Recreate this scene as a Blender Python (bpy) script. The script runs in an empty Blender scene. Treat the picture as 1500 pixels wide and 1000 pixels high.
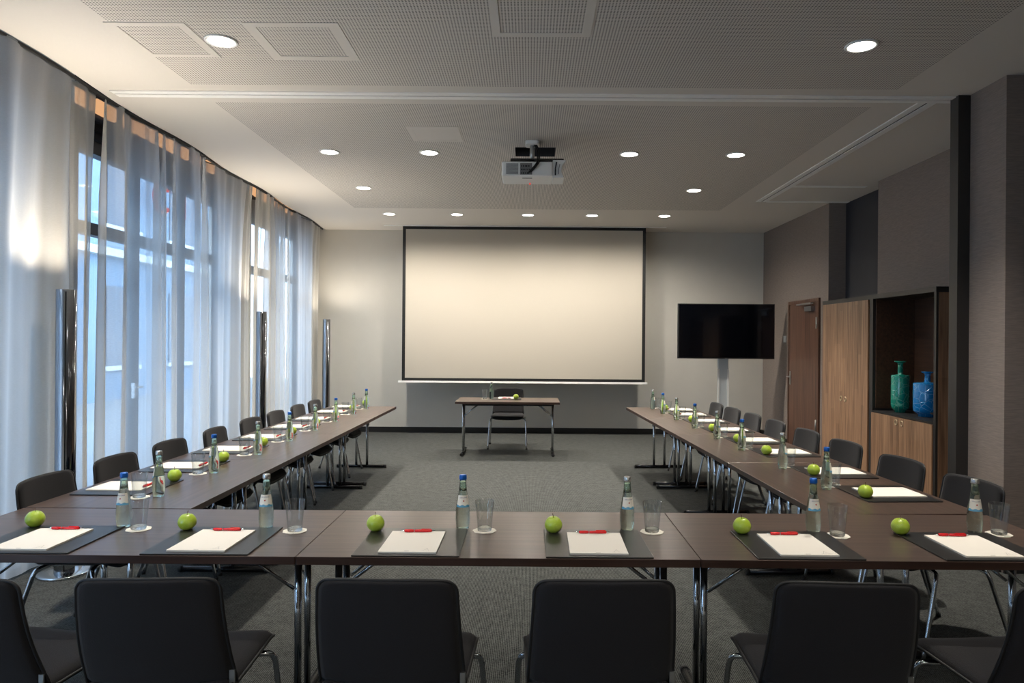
import bpy, math, random
from mathutils import Vector, Matrix
random.seed(7)
PI = math.pi
K = 0.91                      # depth unit measured from the picture -> metres
COL = bpy.context.scene.collection
scene = bpy.context.scene
H = 3.40                      # ceiling height
TZ = 0.74                     # table height

# ------------------------------------------------------------------ materials
def nodes_of(name):
    m = bpy.data.materials.new(name); m.use_nodes = True
    nt = m.node_tree; nt.nodes.clear()
    return m, nt
def N(nt, t, **kw):
    n = nt.nodes.new(t)
    for k, v in kw.items():
        if k.startswith('i_'):
            n.inputs[k[2:].replace('_', ' ')].default_value = v
        else: setattr(n, k, v)
    return n
def out(nt, sh):
    o = N(nt, 'ShaderNodeOutputMaterial'); nt.links.new(sh, o.inputs['Surface'])
def rgba(c): return (c[0], c[1], c[2], 1.0)
def srgb(r, g, b):
    f = lambda v: (v/255/12.92) if v/255 <= .04045 else ((v/255+.055)/1.055)**2.4
    return (f(r), f(g), f(b))
def plain(name, c, rough=.5, metal=0.0, noise=0.0, nscale=40, bump=0.0, coat=0.0, spec=.5, sheen=0.0):
    m, nt = nodes_of(name); L = nt.links
    b = N(nt, 'ShaderNodeBsdfPrincipled')
    b.inputs['Base Color'].default_value = rgba(c); b.inputs['Roughness'].default_value = rough
    b.inputs['Metallic'].default_value = metal; b.inputs['Coat Weight'].default_value = coat
    b.inputs['Specular IOR Level'].default_value = spec
    if sheen: b.inputs['Sheen Weight'].default_value = sheen
    if noise or bump:
        tc = N(nt, 'ShaderNodeTexCoord'); nz = N(nt, 'ShaderNodeTexNoise')
        nz.inputs['Scale'].default_value = nscale; nz.inputs['Detail'].default_value = 4
        L.new(tc.outputs['Object'], nz.inputs['Vector'])
        if noise:
            mx = N(nt, 'ShaderNodeMix', data_type='RGBA')
            mx.inputs[6].default_value = rgba([v*(1-noise) for v in c]); mx.inputs[7].default_value = rgba([min(1, v*(1+noise)) for v in c])
            L.new(nz.outputs['Fac'], mx.inputs[0]); L.new(mx.outputs[2], b.inputs['Base Color'])
        if bump:
            bp = N(nt, 'ShaderNodeBump'); bp.inputs['Strength'].default_value = bump; bp.inputs['Distance'].default_value = .004
            L.new(nz.outputs['Fac'], bp.inputs['Height']); L.new(bp.outputs['Normal'], b.inputs['Normal'])
    out(nt, b.outputs[0]); return m
def emit(name, c, s):
    m, nt = nodes_of(name); e = N(nt, 'ShaderNodeEmission'); e.inputs[0].default_value = rgba(c); e.inputs[1].default_value = s
    out(nt, e.outputs[0]); return m
def glass(name, c, ior, rough=0.0, solid=.88):
    m, nt = nodes_of(name); g = N(nt, 'ShaderNodeBsdfGlass'); g.inputs['Color'].default_value = rgba(c)
    g.inputs['IOR'].default_value = ior; g.inputs['Roughness'].default_value = rough
    t = N(nt, 'ShaderNodeBsdfTransparent'); t.inputs[0].default_value = rgba([v**.5 for v in c])
    mx = N(nt, 'ShaderNodeMixShader'); mx.inputs[0].default_value = solid
    nt.links.new(t.outputs[0], mx.inputs[1]); nt.links.new(g.outputs[0], mx.inputs[2])
    out(nt, mx.outputs[0]); return m
def thin_glass(name, c, refl=.08):
    m, nt = nodes_of(name); L = nt.links
    t = N(nt, 'ShaderNodeBsdfTransparent'); t.inputs[0].default_value = rgba(c)
    g = N(nt, 'ShaderNodeBsdfGlossy'); g.inputs['Roughness'].default_value = .02
    lw = N(nt, 'ShaderNodeLayerWeight'); lw.inputs[0].default_value = .25
    mu = N(nt, 'ShaderNodeMath', operation='MULTIPLY_ADD'); L.new(lw.outputs['Facing'], mu.inputs[0]); mu.inputs[1].default_value = .35; mu.inputs[2].default_value = refl*.5
    mx = N(nt, 'ShaderNodeMixShader'); L.new(mu.outputs[0], mx.inputs[0]); L.new(t.outputs[0], mx.inputs[1]); L.new(g.outputs[0], mx.inputs[2])
    out(nt, mx.outputs[0]); return m
def wood(name, dark, light, axis='Z', plank=0.0, rough=.4, scale=1.0, coat=0.0, contrast=1.0, plank_axis='Y'):
    """grain runs along `axis`; optional plank columns across it"""
    m, nt = nodes_of(name); L = nt.links
    tc = N(nt, 'ShaderNodeTexCoord'); mp = N(nt, 'ShaderNodeMapping')
    s = {'X': (1.2, 26, 26), 'Y': (26, 1.2, 26), 'Z': (26, 26, 1.2)}[axis]
    mp.inputs['Scale'].default_value = [v*scale for v in s]
    L.new(tc.outputs['Object'], mp.inputs[0])
    nz = N(nt, 'ShaderNodeTexNoise'); nz.inputs['Scale'].default_value = 1.6; nz.inputs['Detail'].default_value = 7; nz.inputs['Distortion'].default_value = .6
    src = mp.outputs[0]
    b = N(nt, 'ShaderNodeBsdfPrincipled')
    mx = N(nt, 'ShaderNodeMix', data_type='RGBA'); mx.inputs[6].default_value = rgba(dark); mx.inputs[7].default_value = rgba(light)
    L.new(src, nz.inputs['Vector'])
    fac = nz.outputs['Fac']
    rp = N(nt, 'ShaderNodeMapRange'); rp.inputs[1].default_value = .5-.25/contrast; rp.inputs[2].default_value = .5+.25/contrast
    L.new(fac, rp.inputs[0]); fac = rp.outputs[0]
    if plank:
        sp = N(nt, 'ShaderNodeSeparateXYZ'); L.new(tc.outputs['Object'], sp.inputs[0])
        d = N(nt, 'ShaderNodeMath', operation='DIVIDE'); L.new(sp.outputs[plank_axis], d.inputs[0]); d.inputs[1].default_value = plank
        fl = N(nt, 'ShaderNodeMath', operation='FLOOR'); L.new(d.outputs[0], fl.inputs[0])
        # stagger along the grain
        m1 = N(nt, 'ShaderNodeMath', operation='MULTIPLY_ADD'); L.new(fl.outputs[0], m1.inputs[0]); m1.inputs[1].default_value = .37; L.new(sp.outputs['Z'], m1.inputs[2])
        d2 = N(nt, 'ShaderNodeMath', operation='DIVIDE'); L.new(m1.outputs[0], d2.inputs[0]); d2.inputs[1].default_value = .9
        f2 = N(nt, 'ShaderNodeMath', operation='FLOOR'); L.new(d2.outputs[0], f2.inputs[0])
        cb = N(nt, 'ShaderNodeCombineXYZ'); L.new(fl.outputs[0], cb.inputs[0]); L.new(f2.outputs[0], cb.inputs[1])
        wn = N(nt, 'ShaderNodeTexWhiteNoise'); L.new(cb.outputs[0], wn.inputs[0])
        mm = N(nt, 'ShaderNodeMath', operation='MULTIPLY_ADD'); L.new(wn.outputs['Value'], mm.inputs[0]); mm.inputs[1].default_value = .26
        m3 = N(nt, 'ShaderNodeMath', operation='MULTIPLY'); L.new(fac, m3.inputs[0]); m3.inputs[1].default_value = .70
        L.new(m3.outputs[0], mm.inputs[2]); fac = mm.outputs[0]
    L.new(fac, mx.inputs[0]); L.new(mx.outputs[2], b.inputs['Base Color'])
    b.inputs['Roughness'].default_value = rough; b.inputs['Coat Weight'].default_value = coat; b.inputs['Coat Roughness'].default_value = .25
    bp = N(nt, 'ShaderNodeBump'); bp.inputs['Strength'].default_value = .08; bp.inputs['Distance'].default_value = .002
    L.new(nz.outputs['Fac'], bp.inputs['Height']); L.new(bp.outputs['Normal'], b.inputs['Normal'])
    out(nt, b.outputs[0]); return m

def carpet_mat():
    m, nt = nodes_of('carpet'); L = nt.links
    tc = N(nt, 'ShaderNodeTexCoord')
    wv = N(nt, 'ShaderNodeTexWave', wave_type='BANDS', bands_direction='X'); wv.inputs['Scale'].default_value = 34; wv.inputs['Distortion'].default_value = .8; wv.inputs['Detail'].default_value = 2; wv.inputs['Detail Scale'].default_value = 6
    L.new(tc.outputs['Object'], wv.inputs['Vector'])
    nz = N(nt, 'ShaderNodeTexNoise'); nz.inputs['Scale'].default_value = 95; nz.inputs['Detail'].default_value = 5
    L.new(tc.outputs['Object'], nz.inputs['Vector'])
    n2 = N(nt, 'ShaderNodeTexNoise'); n2.inputs['Scale'].default_value = 16; n2.inputs['Detail'].default_value = 5
    L.new(tc.outputs['Object'], n2.inputs['Vector'])
    a = N(nt, 'ShaderNodeMath', operation='MULTIPLY_ADD'); L.new(wv.outputs['Fac'], a.inputs[0]); a.inputs[1].default_value = .35
    a2 = N(nt, 'ShaderNodeMath', operation='MULTIPLY'); L.new(nz.outputs['Fac'], a2.inputs[0]); a2.inputs[1].default_value = .75; L.new(a2.outputs[0], a.inputs[2])
    a3 = N(nt, 'ShaderNodeMath', operation='MULTIPLY_ADD'); L.new(n2.outputs['Fac'], a3.inputs[0]); a3.inputs[1].default_value = .3; L.new(a.outputs[0], a3.inputs[2])
    rp = N(nt, 'ShaderNodeMapRange'); rp.inputs[1].default_value = .45; rp.inputs[2].default_value = .95; L.new(a3.outputs[0], rp.inputs[0])
    mx = N(nt, 'ShaderNodeMix', data_type='RGBA'); mx.inputs[6].default_value = rgba(srgb(14, 16, 17)); mx.inputs[7].default_value = rgba(srgb(92, 94, 91))
    L.new(rp.outputs[0], mx.inputs[0])
    b = N(nt, 'ShaderNodeBsdfPrincipled'); b.inputs['Roughness'].default_value = .95; b.inputs['Specular IOR Level'].default_value = .15
    L.new(mx.outputs[2], b.inputs['Base Color'])
    bp = N(nt, 'ShaderNodeBump'); bp.inputs['Strength'].default_value = .5; bp.inputs['Distance'].default_value = .004
    L.new(a.outputs[0], bp.inputs['Height']); L.new(bp.outputs['Normal'], b.inputs['Normal'])
    out(nt, b.outputs[0]); return m

def textile_wall(name, c1, c2):
    m, nt = nodes_of(name); L = nt.links
    tc = N(nt, 'ShaderNodeTexCoord'); mp = N(nt, 'ShaderNodeMapping'); mp.inputs['Scale'].default_value = (11, 11, 300)
    L.new(tc.outputs['Object'], mp.inputs[0])
    nz = N(nt, 'ShaderNodeTexNoise'); nz.inputs['Scale'].default_value = 1.3; nz.inputs['Detail'].default_value = 5; L.new(mp.outputs[0], nz.inputs['Vector'])
    rp = N(nt, 'ShaderNodeMapRange'); rp.inputs[1].default_value = .3; rp.inputs[2].default_value = .7; L.new(nz.outputs['Fac'], rp.inputs[0])
    mx = N(nt, 'ShaderNodeMix', data_type='RGBA'); mx.inputs[6].default_value = rgba(c1); mx.inputs[7].default_value = rgba(c2)
    L.new(rp.outputs[0], mx.inputs[0])
    b = N(nt, 'ShaderNodeBsdfPrincipled'); b.inputs['Roughness'].default_value = .8; L.new(mx.outputs[2], b.inputs['Base Color'])
    bp = N(nt, 'ShaderNodeBump'); bp.inputs['Strength'].default_value = .25; bp.inputs['Distance'].default_value = .002
    L.new(nz.outputs['Fac'], bp.inputs['Height']); L.new(bp.outputs['Normal'], b.inputs['Normal'])
    out(nt, b.outputs[0]); return m

def ceiling_mat():
    """painted board; square grid of small perforations inside the acoustic field"""
    m, nt = nodes_of('ceiling_board'); L = nt.links
    tc = N(nt, 'ShaderNodeTexCoord'); sp = N(nt, 'ShaderNodeSeparateXYZ'); L.new(tc.outputs['Object'], sp.inputs[0])
    P = .0185
    def M(op, a, b=None, c=None):
        n = N(nt, 'ShaderNodeMath', operation=op)
        for i, v in enumerate((a, b, c)):
            if v is None: continue
            if isinstance(v, (int, float)): n.inputs[i].default_value = v
            else: L.new(v, n.inputs[i])
        return n.outputs[0]
    def cell(s): return M('SUBTRACT', M('FRACT', M('DIVIDE', M('ADD', s, 50.0), P)), .5)
    cx, cy = cell(sp.outputs['X']), cell(sp.outputs['Y'])
    r2 = M('ADD', M('MULTIPLY', cx, cx), M('MULTIPLY', cy, cy))
    hole = M('LESS_THAN', r2, .27**2)
    def rng(s, a, b): return M('MULTIPLY', M('GREATER_THAN', s, a), M('LESS_THAN', s, b))
    field = M('MULTIPLY', rng(sp.outputs['X'], -2.47, 2.65), rng(sp.outputs['Y'], -1.2, 10.95*K))
    rail = rng(sp.outputs['Y'], 5.66*K, 6.08*K)
    field = M('MULTIPLY', field, M('SUBTRACT', 1.0, rail))
    hole = M('MULTIPLY', hole, field)
    mx = N(nt, 'ShaderNodeMix', data_type='RGBA'); mx.inputs[6].default_value = rgba(srgb(220, 214, 206)); mx.inputs[7].default_value = rgba(srgb(98, 93, 89))
    L.new(hole, mx.inputs[0])
    b = N(nt, 'ShaderNodeBsdfPrincipled'); b.inputs['Roughness'].default_value = .85; b.inputs['Specular IOR Level'].default_value = .2
    L.new(mx.outputs[2], b.inputs['Base Color'])
    out(nt, b.outputs[0]); return m

def curtain_mat():
    m, nt = nodes_of('sheer_linen'); L = nt.links
    tc = N(nt, 'ShaderNodeTexCoord'); mp = N(nt, 'ShaderNodeMapping'); mp.inputs['Scale'].default_value = (60, 60, 420)
    L.new(tc.outputs['Object'], mp.inputs[0])
    nz = N(nt, 'ShaderNodeTexNoise'); nz.inputs['Scale'].default_value = 1.0; nz.inputs['Detail'].default_value = 2; L.new(mp.outputs[0], nz.inputs['Vector'])
    tr = N(nt, 'ShaderNodeBsdfTransparent')
    df = N(nt, 'ShaderNodeBsdfDiffuse'); df.inputs[0].default_value = rgba(srgb(228, 223, 214))
    tl = N(nt, 'ShaderNodeBsdfTranslucent'); tl.inputs[0].default_value = rgba(srgb(236, 238, 238))
    m1 = N(nt, 'ShaderNodeMixShader'); m1.inputs[0].default_value = .58; L.new(df.outputs[0], m1.inputs[1]); L.new(tl.outputs[0], m1.inputs[2])
    lw = N(nt, 'ShaderNodeLayerWeight'); lw.inputs[0].default_value = .5
    rp = N(nt, 'ShaderNodeMapRange'); rp.inputs[1].default_value = .0; rp.inputs[2].default_value = .8; rp.inputs[3].default_value = .36; rp.inputs[4].default_value = .96
    L.new(lw.outputs['Facing'], rp.inputs[0])
    ad = N(nt, 'ShaderNodeMath', operation='MULTIPLY_ADD', use_clamp=True); L.new(nz.outputs['Fac'], ad.inputs[0]); ad.inputs[1].default_value = .12; L.new(rp.outputs[0], ad.inputs[2])
    m2 = N(nt, 'ShaderNodeMixShader'); L.new(ad.outputs[0], m2.inputs[0]); L.new(tr.outputs[0], m2.inputs[1]); L.new(m1.outputs[0], m2.inputs[2])
    out(nt, m2.outputs[0]); return m

def glaze(name, base, line):
    m, nt = nodes_of(name); L = nt.links
    tc = N(nt, 'ShaderNodeTexCoord'); vo = N(nt, 'ShaderNodeTexVoronoi', feature='DISTANCE_TO_EDGE'); vo.inputs['Scale'].default_value = 17
    L.new(tc.outputs['Object'], vo.inputs['Vector'])
    rp = N(nt, 'ShaderNodeMapRange'); rp.inputs[1].default_value = .015; rp.inputs[2].default_value = .05; rp.inputs[3].default_value = 1; rp.inputs[4].default_value = 0
    L.new(vo.outputs['Distance'], rp.inputs[0])
    mx = N(nt, 'ShaderNodeMix', data_type='RGBA'); mx.inputs[6].default_value = rgba(base); mx.inputs[7].default_value = rgba(line)
    mu = N(nt, 'ShaderNodeMath', operation='MULTIPLY'); L.new(rp.outputs[0], mu.inputs[0]); mu.inputs[1].default_value = .4; L.new(mu.outputs[0], mx.inputs[0])
    b = N(nt, 'ShaderNodeBsdfPrincipled'); b.inputs['Roughness'].default_value = .12; b.inputs['Coat Weight'].default_value = .6
    L.new(mx.outputs[2], b.inputs['Base Color'])
    bp = N(nt, 'ShaderNodeBump'); bp.inputs['Strength'].default_value = .6; bp.inputs['Distance'].default_value = .004; bp.invert = True
    L.new(rp.outputs[0], bp.inputs['Height']); L.new(bp.outputs['Normal'], b.inputs['Normal'])
    out(nt, b.outputs[0]); return m

def apple_mat():
    m, nt = nodes_of('apple_skin'); L = nt.links
    tc = N(nt, 'ShaderNodeTexCoord'); nz = N(nt, 'ShaderNodeTexNoise'); nz.inputs['Scale'].default_value = 22; nz.inputs['Detail'].default_value = 4
    L.new(tc.outputs['Object'], nz.inputs['Vector'])
    mx = N(nt, 'ShaderNodeMix', data_type='RGBA'); mx.inputs[6].default_value = rgba(srgb(138, 170, 36)); mx.inputs[7].default_value = rgba(srgb(190, 208, 76))
    L.new(nz.outputs['Fac'], mx.inputs[0])
    vo = N(nt, 'ShaderNodeTexVoronoi'); vo.inputs['Scale'].default_value = 240; L.new(tc.outputs['Object'], vo.inputs['Vector'])
    lt = N(nt, 'ShaderNodeMath', operation='LESS_THAN'); L.new(vo.outputs['Distance'], lt.inputs[0]); lt.inputs[1].default_value = .16
    m2 = N(nt, 'ShaderNodeMix', data_type='RGBA'); L.new(lt.outputs[0], m2.inputs[0]); L.new(mx.outputs[2], m2.inputs[6]); m2.inputs[7].default_value = rgba(srgb(205, 220, 120))
    b = N(nt, 'ShaderNodeBsdfPrincipled'); b.inputs['Roughness'].default_value = .28; b.inputs['Coat Weight'].default_value = .3
    L.new(m2.outputs[2], b.inputs['Base Color'])
    out(nt, b.outputs[0]); return m

M = dict(
    wall_paint=plain('wall_paint', srgb(206, 202, 193), .85, noise=.03, nscale=6, spec=.2),
    dark_paint=plain('dark_paint', srgb(44, 45, 52), .6),
    textile=textile_wall('textile_wallpaper', srgb(119, 108, 101), srgb(142, 129, 121)),
    textile_dark=textile_wall('textile_wallpaper_shade', srgb(119, 108, 101), srgb(142, 129, 121)),
    ceiling=ceiling_mat(), ceil_plain=plain('ceiling_paint', srgb(220, 214, 206), .85, spec=.2),
    aluminium=plain('white_aluminium', srgb(250, 249, 245), .45, metal=.0),
    carpet=carpet_mat(), skirting=plain('skirting_black', srgb(24, 23, 23), .45),
    table=wood('table_veneer', srgb(56, 43, 37), srgb(86, 68, 58), 'X', rough=.34, coat=.25),
    table_edge=wood('table_edge', srgb(48, 33, 27), srgb(72, 50, 40), 'X', rough=.4),
    cab_wood=wood('cabinet_walnut', srgb(92, 66, 48), srgb(168, 131, 100), 'Z', plank=.075, rough=.42, contrast=1.3),
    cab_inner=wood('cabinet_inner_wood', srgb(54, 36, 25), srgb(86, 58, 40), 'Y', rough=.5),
    door_wood=wood('door_walnut', srgb(66, 45, 36), srgb(116, 82, 64), 'Z', rough=.45, scale=.6),
    cab_frame=plain('cabinet_frame_black', srgb(42, 40, 39), .45),
    chrome=plain('chrome', (.62, .64, .66), .12, metal=1.0), steel=plain('brushed_steel', (.55, .55, .54), .35, metal=1.0),
    bar=plain('black_steel', srgb(40, 40, 42), .25, metal=.6),
    fabric=plain('black_upholstery', srgb(29, 28, 30), .9, noise=.15, nscale=300, bump=.25, sheen=.05, spec=.25),
    piping=plain('black_piping', srgb(18, 18, 19), .6),
    rubber=plain('black_rubber', srgb(16, 16, 16), .7),
    leather=plain('black_leather', srgb(30, 29, 28), .33, noise=.1, nscale=200, bump=.06),
    paper=plain('paper', srgb(226, 220, 209), .8, spec=.2), print=plain('grey_print', srgb(150, 146, 138), .8),
    red=plain('red_plastic', srgb(214, 26, 30), .25, coat=.3),
    bottle=glass('bottle_glass', (.90, .985, .935), 1.36), tumbler=thin_glass('tumbler_glass', (.96, .97, .965), .10), tumbler_base=glass('tumbler_base', (.99, .995, .99), 1.42, solid=.8),
    cap_blue=plain('cap_blue', srgb(20, 92, 176), .3, metal=.3), cap_silver=plain('cap_silver', srgb(200, 200, 196), .25, metal=.8),
    label=plain('label_paper', srgb(232, 226, 212), .6), label_blue=plain('label_blue', srgb(92, 158, 190), .55),
    label_text=plain('label_text', srgb(44, 58, 110), .6), label_red=plain('label_red', srgb(170, 70, 56), .6),
    apple=apple_mat(), stem=plain('apple_stem', srgb(70, 50, 28), .8),
    coaster=plain('coaster_card', srgb(232, 226, 212), .8), curtain=curtain_mat(), curtain_hem=plain('curtain_hem', srgb(160, 164, 166), .9),
    window_frame=plain('window_frame_dark', srgb(48, 50, 54), .45), pane=thin_glass('window_pane', (.94, .97, .98)),
    screen=plain('screen_fabric', srgb(182, 175, 162), .75, spec=.2), black=plain('matt_black', srgb(14, 14, 15), .6),
    tv_glass=plain('tv_glass', srgb(6, 8, 14), .12, spec=.4, coat=.3), white_plastic=plain('white_plastic', srgb(240, 240, 236), .4),
    grey_plastic=plain('grey_plastic', srgb(120, 120, 120), .5), silver_column=plain('silver_column', srgb(206, 212, 214), .45, metal=.1),
    vase_green=glaze('green_glaze', srgb(8, 128, 108), srgb(120, 200, 175)), vase_blue=glaze('blue_glaze', srgb(4, 116, 184), srgb(110, 190, 228)),
    lamp_on=emit('lamp_lens', (1, .95, .86), 14.0), tube_on=emit('lamp_bulb', (1, .9, .74), 30.0),
    facade=plain('facade_plaster', srgb(108, 126, 142), .9, noise=.06, nscale=1.5), facade_dark=plain('facade_window', srgb(50, 62, 76), .2),
    ledge=plain('ledge', srgb(190, 190, 186), .8), pavement=plain('pavement', srgb(120, 122, 124), .9, noise=.1, nscale=3),
    board_glow=emit('painted_board_glow', srgb(236, 178, 128), .75), beam=plain('dark_louvre', srgb(40, 42, 46), .6),  # warm reflected light put into the boards as emission, no lamp there
    sign_red=emit('red_neon', (1, .08, .06), .9),
)

# ------------------------------------------------------------------ mesh helpers
class MB:
    def __init__(s): s.v = []; s.f = []; s.m = []; s.sm = []
    def add(s, vs, fs, mi=0, smooth=False):
        o = len(s.v); s.v += [tuple(v) for v in vs]
        for f in fs: s.f.append(tuple(i+o for i in f)); s.m.append(mi); s.sm.append(smooth)
        return s
    def box(s, x0, x1, y0, y1, z0, z1, mi=0):
        vs = [(x0,y0,z0),(x1,y0,z0),(x1,y1,z0),(x0,y1,z0),(x0,y0,z1),(x1,y0,z1),(x1,y1,z1),(x0,y1,z1)]
        return s.add(vs, [(0,3,2,1),(4,5,6,7),(0,1,5,4),(1,2,6,5),(2,3,7,6),(3,0,4,7)], mi)
    def rbox(s, x0, x1, y0, y1, z0, z1, r=.01, n=4, mi=0, b=0.0):
        """box with rounded vertical corners, optional small chamfer b on top/bottom"""
        def ring(ins, z):
            rr = max(r-ins, .0005); pts = []
            for cx, cy, a0 in ((x1-r, y1-r, 0), (x0+r, y1-r, 90), (x0+r, y0+r, 180), (x1-r, y0+r, 270)):
                for k in range(n+1):
                    a = math.radians(a0+90*k/n); pts.append((cx+rr*math.cos(a), cy+rr*math.sin(a), z))
            return pts
        rings = [ring(b, z0), ring(0, z0+b), ring(0, z1-b), ring(b, z1)] if b else [ring(0, z0), ring(0, z1)]
        c = len(rings[0]); vs = [p for q in rings for p in q]; fs = []
        for i in range(len(rings)-1):
            for k in range(c): fs.append((i*c+k, i*c+(k+1)%c, (i+1)*c+(k+1)%c, (i+1)*c+k))
        fs.append(tuple(reversed(range(c)))); fs.append(tuple(range((len(rings)-1)*c, len(rings)*c)))
        return s.add(vs, fs, mi)
    def lathe(s, prof, n=24, c=(0,0,0), mi=0, smooth=True, cap0=True, cap1=True, fn=None):
        vs = []; fs = []
        for r, z in prof:
            for k in range(n):
                a = 2*PI*k/n; rr = r*(fn(a) if fn else 1); vs.append((c[0]+rr*math.cos(a), c[1]+rr*math.sin(a), c[2]+z))
        for i in range(len(prof)-1):
            for k in range(n): fs.append((i*n+k, i*n+(k+1)%n, (i+1)*n+(k+1)%n, (i+1)*n+k))
        s.add(vs, fs, mi, smooth); o = len(s.v)-len(vs)
        if cap0: s.f.append(tuple(o+k for k in reversed(range(n)))); s.m.append(mi); s.sm.append(False)
        if cap1: s.f.append(tuple(o+(len(prof)-1)*n+k for k in range(n))); s.m.append(mi); s.sm.append(False)
        return s
    def tube(s, pts, r, n=10, mi=0, closed=False):
        pts = [Vector(p) for p in pts]; c = len(pts); vs = []; fs = []; up = None
        for i, p in enumerate(pts):
            a = pts[(i-1) % c] if (closed or i) else p; b = pts[(i+1) % c] if (closed or i < c-1) else p
            t = (b-a).normalized()
            if up is None: up = Vector((0,0,1)) if abs(t.z) < .9 else Vector((1,0,0))
            x = up-t*up.dot(t)
            if x.length < 1e-4: x = t.orthogonal()
            x.normalize(); y = t.cross(x); up = x
            rr = r[i] if isinstance(r, (list, tuple)) else r
            for k in range(n):
                an = 2*PI*k/n; vs.append(p+x*rr*math.cos(an)+y*rr*math.sin(an))
        for i in range(c if closed else c-1):
            for k in range(n): fs.append((i*n+k, i*n+(k+1)%n, ((i+1)%c)*n+(k+1)%n, ((i+1)%c)*n+k))
        s.add(vs, fs, mi, True); o = len(s.v)-len(vs)
        if not closed:
            s.f.append(tuple(o+k for k in reversed(range(n)))); s.f.append(tuple(o+(c-1)*n+k for k in range(n))); s.m += [mi]*2; s.sm += [False]*2
        return s
    def build(s, name, mats, parent=None, loc=None):
        me = bpy.data.meshes.new(name); me.from_pydata(s.v, [], s.f)
        if not isinstance(mats, (list, tuple)): mats = [mats]
        for m in mats: me.materials.append(m)
        me.polygons.foreach_set('material_index', s.m); me.polygons.foreach_set('use_smooth', s.sm); me.update()
        o = bpy.data.objects.new(name, me); COL.objects.link(o)
        if parent: o.parent = parent
        if loc: o.location = loc
        return o
def curve_pts(P, n=6):
    P = [Vector(p) for p in P]; out_ = []
    for i in range(len(P)-1):
        p0 = P[max(i-1,0)]; p1 = P[i]; p2 = P[i+1]; p3 = P[min(i+2,len(P)-1)]
        for k in range(n):
            t = k/n
            out_.append(.5*((2*p1)+(p2-p0)*t+(2*p0-5*p1+4*p2-p3)*t*t+(3*p1-p0-3*p2+p3)*t**3))
    out_.append(P[-1]); return out_
def thing(name, label, cat, loc=(0,0,0), rz=0, group=None):
    o = bpy.data.objects.new(name, None); COL.objects.link(o); o.location = loc; o.rotation_euler = (0,0,rz); o.empty_display_size = .1
    o['label'] = label; o['category'] = cat
    if group: o['group'] = group
    return o
def tag(o, label, cat, group=None):
    o['label'] = label; o['category'] = cat
    if group: o['group'] = group
    return o
def struct(o, label=None):
    o['kind'] = 'structure'
    if label: o['label'] = label
    return o
def copy_tree(o, parent=None):
    c = o.copy(); COL.objects.link(c)
    if parent: c.parent = parent
    for ch in list(o.children):
        if ch.name in bpy.data.objects: copy_tree(ch, c)
    return c
USED = set()
def place(proto, loc, rz, label, group=None, mats=None):
    """first use moves the prototype itself, later uses copy it with its parts"""
    if proto.name in USED: o = copy_tree(proto)
    else: o = proto; USED.add(proto.name)
    o.location = loc; o.rotation_euler = (0,0,rz); o['label'] = label
    if group: o['group'] = group
    return o

# ------------------------------------------------------------------ curtain line
def trackx(d):
    pts = [(-3, -3.12), (2, -3.14), (4.6, -3.19), (5.8, -3.21), (6.8, -3.26), (7.8, -3.27), (9.4, -3.32), (12.8, -3.42), (13.2, -3.43)]
    for (a, xa), (b, xb) in zip(pts, pts[1:]):
        if d <= b: return xa+(xb-xa)*(d-a)/(b-a)
    return pts[-1][1]
def wavex(d): return trackx(d) + .025*math.sin(d*2.7+.6)

# ------------------------------------------------------------------ room shell
struct(MB().box(-3.85, 4.9, -2.4, 13.3*K, -.1, 0).build('floor', M['carpet']))
# ceiling follows the curtain line on its left edge, with the projector opening left out
def ceiling():
    mb = MB(); ys = [-2.4] + [(-2.4/K+.25*i)*K for i in range(1, 63)]
    ys = sorted(set([round(y, 4) for y in ys if y < 13.15*K] + [round(v, 4) for v in (13.15*K, 7.43*K, 7.80*K)]))
    hx0, hx1 = -.155, .235
    for y0, y1 in zip(ys, ys[1:]):
        l0, l1 = wavex(y0/K)-.005, wavex(y1/K)-.005
        inh = y0 >= 7.43*K-1e-3 and y1 <= 7.80*K+1e-3
        spans = [((l0, l1), (hx0, hx0)), ((hx1, hx1), (4.9, 4.9))] if inh else [((l0, l1), (4.9, 4.9))]
        for (a0, a1), (b0, b1) in spans:
            for z in (H,):
                mb.add([(a0,y0,z),(b0,y0,z),(b1,y1,z),(a1,y1,z)], [(0,1,2,3)])
                mb.add([(a0,y0,z+.06),(b0,y0,z+.06),(b1,y1,z+.06),(a1,y1,z+.06)], [(3,2,1,0)])
        mb.add([(l0,y0,H),(l1,y1,H),(l1,y1,H+.06),(l0,y0,H+.06)], [(0,1,2,3)])
    for (x0, x1, y0, y1) in ((hx0,hx0,7.43*K,7.8*K),(hx1,hx1,7.43*K,7.8*K),(hx0,hx1,7.43*K,7.43*K),(hx0,hx1,7.8*K,7.8*K)):
        mb.add([(x0,y0,H),(x1,y1,H),(x1,y1,H+.3),(x0,y0,H+.3)], [(0,1,2,3)], 1)
    mb.add([(hx0,7.43*K,H+.3),(hx1,7.43*K,H+.3),(hx1,7.8*K,H+.3),(hx0,7.8*K,H+.3)], [(0,1,2,3)], 1)
    return struct(mb.build('ceiling', [M['ceiling'], M['dark_paint']]))
ceiling()
struct(MB().box(-3.9, 4.9, -2.4, 13.3*K, 3.95, 4.05).build('ceiling_slab', M['dark_paint']))
struct(MB().box(-3.9, 4.5, 13.15*K, 13.15*K+.15, 0, 3.95).build('wall_back', M['wall_paint']))
struct(MB().box(-3.9, 4.9, -2.55, -2.4, 0, 3.95).build('wall_front', M['wall_paint']))
struct(MB().box(3.93, 4.4, 10.28*K, 13.15*K, 0, H).build('wall_right', M['textile']))
struct(MB().box(4.155, 4.4, 8.87*K, 10.28*K, 0, H).build('wall_niche', M['dark_paint']))
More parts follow.
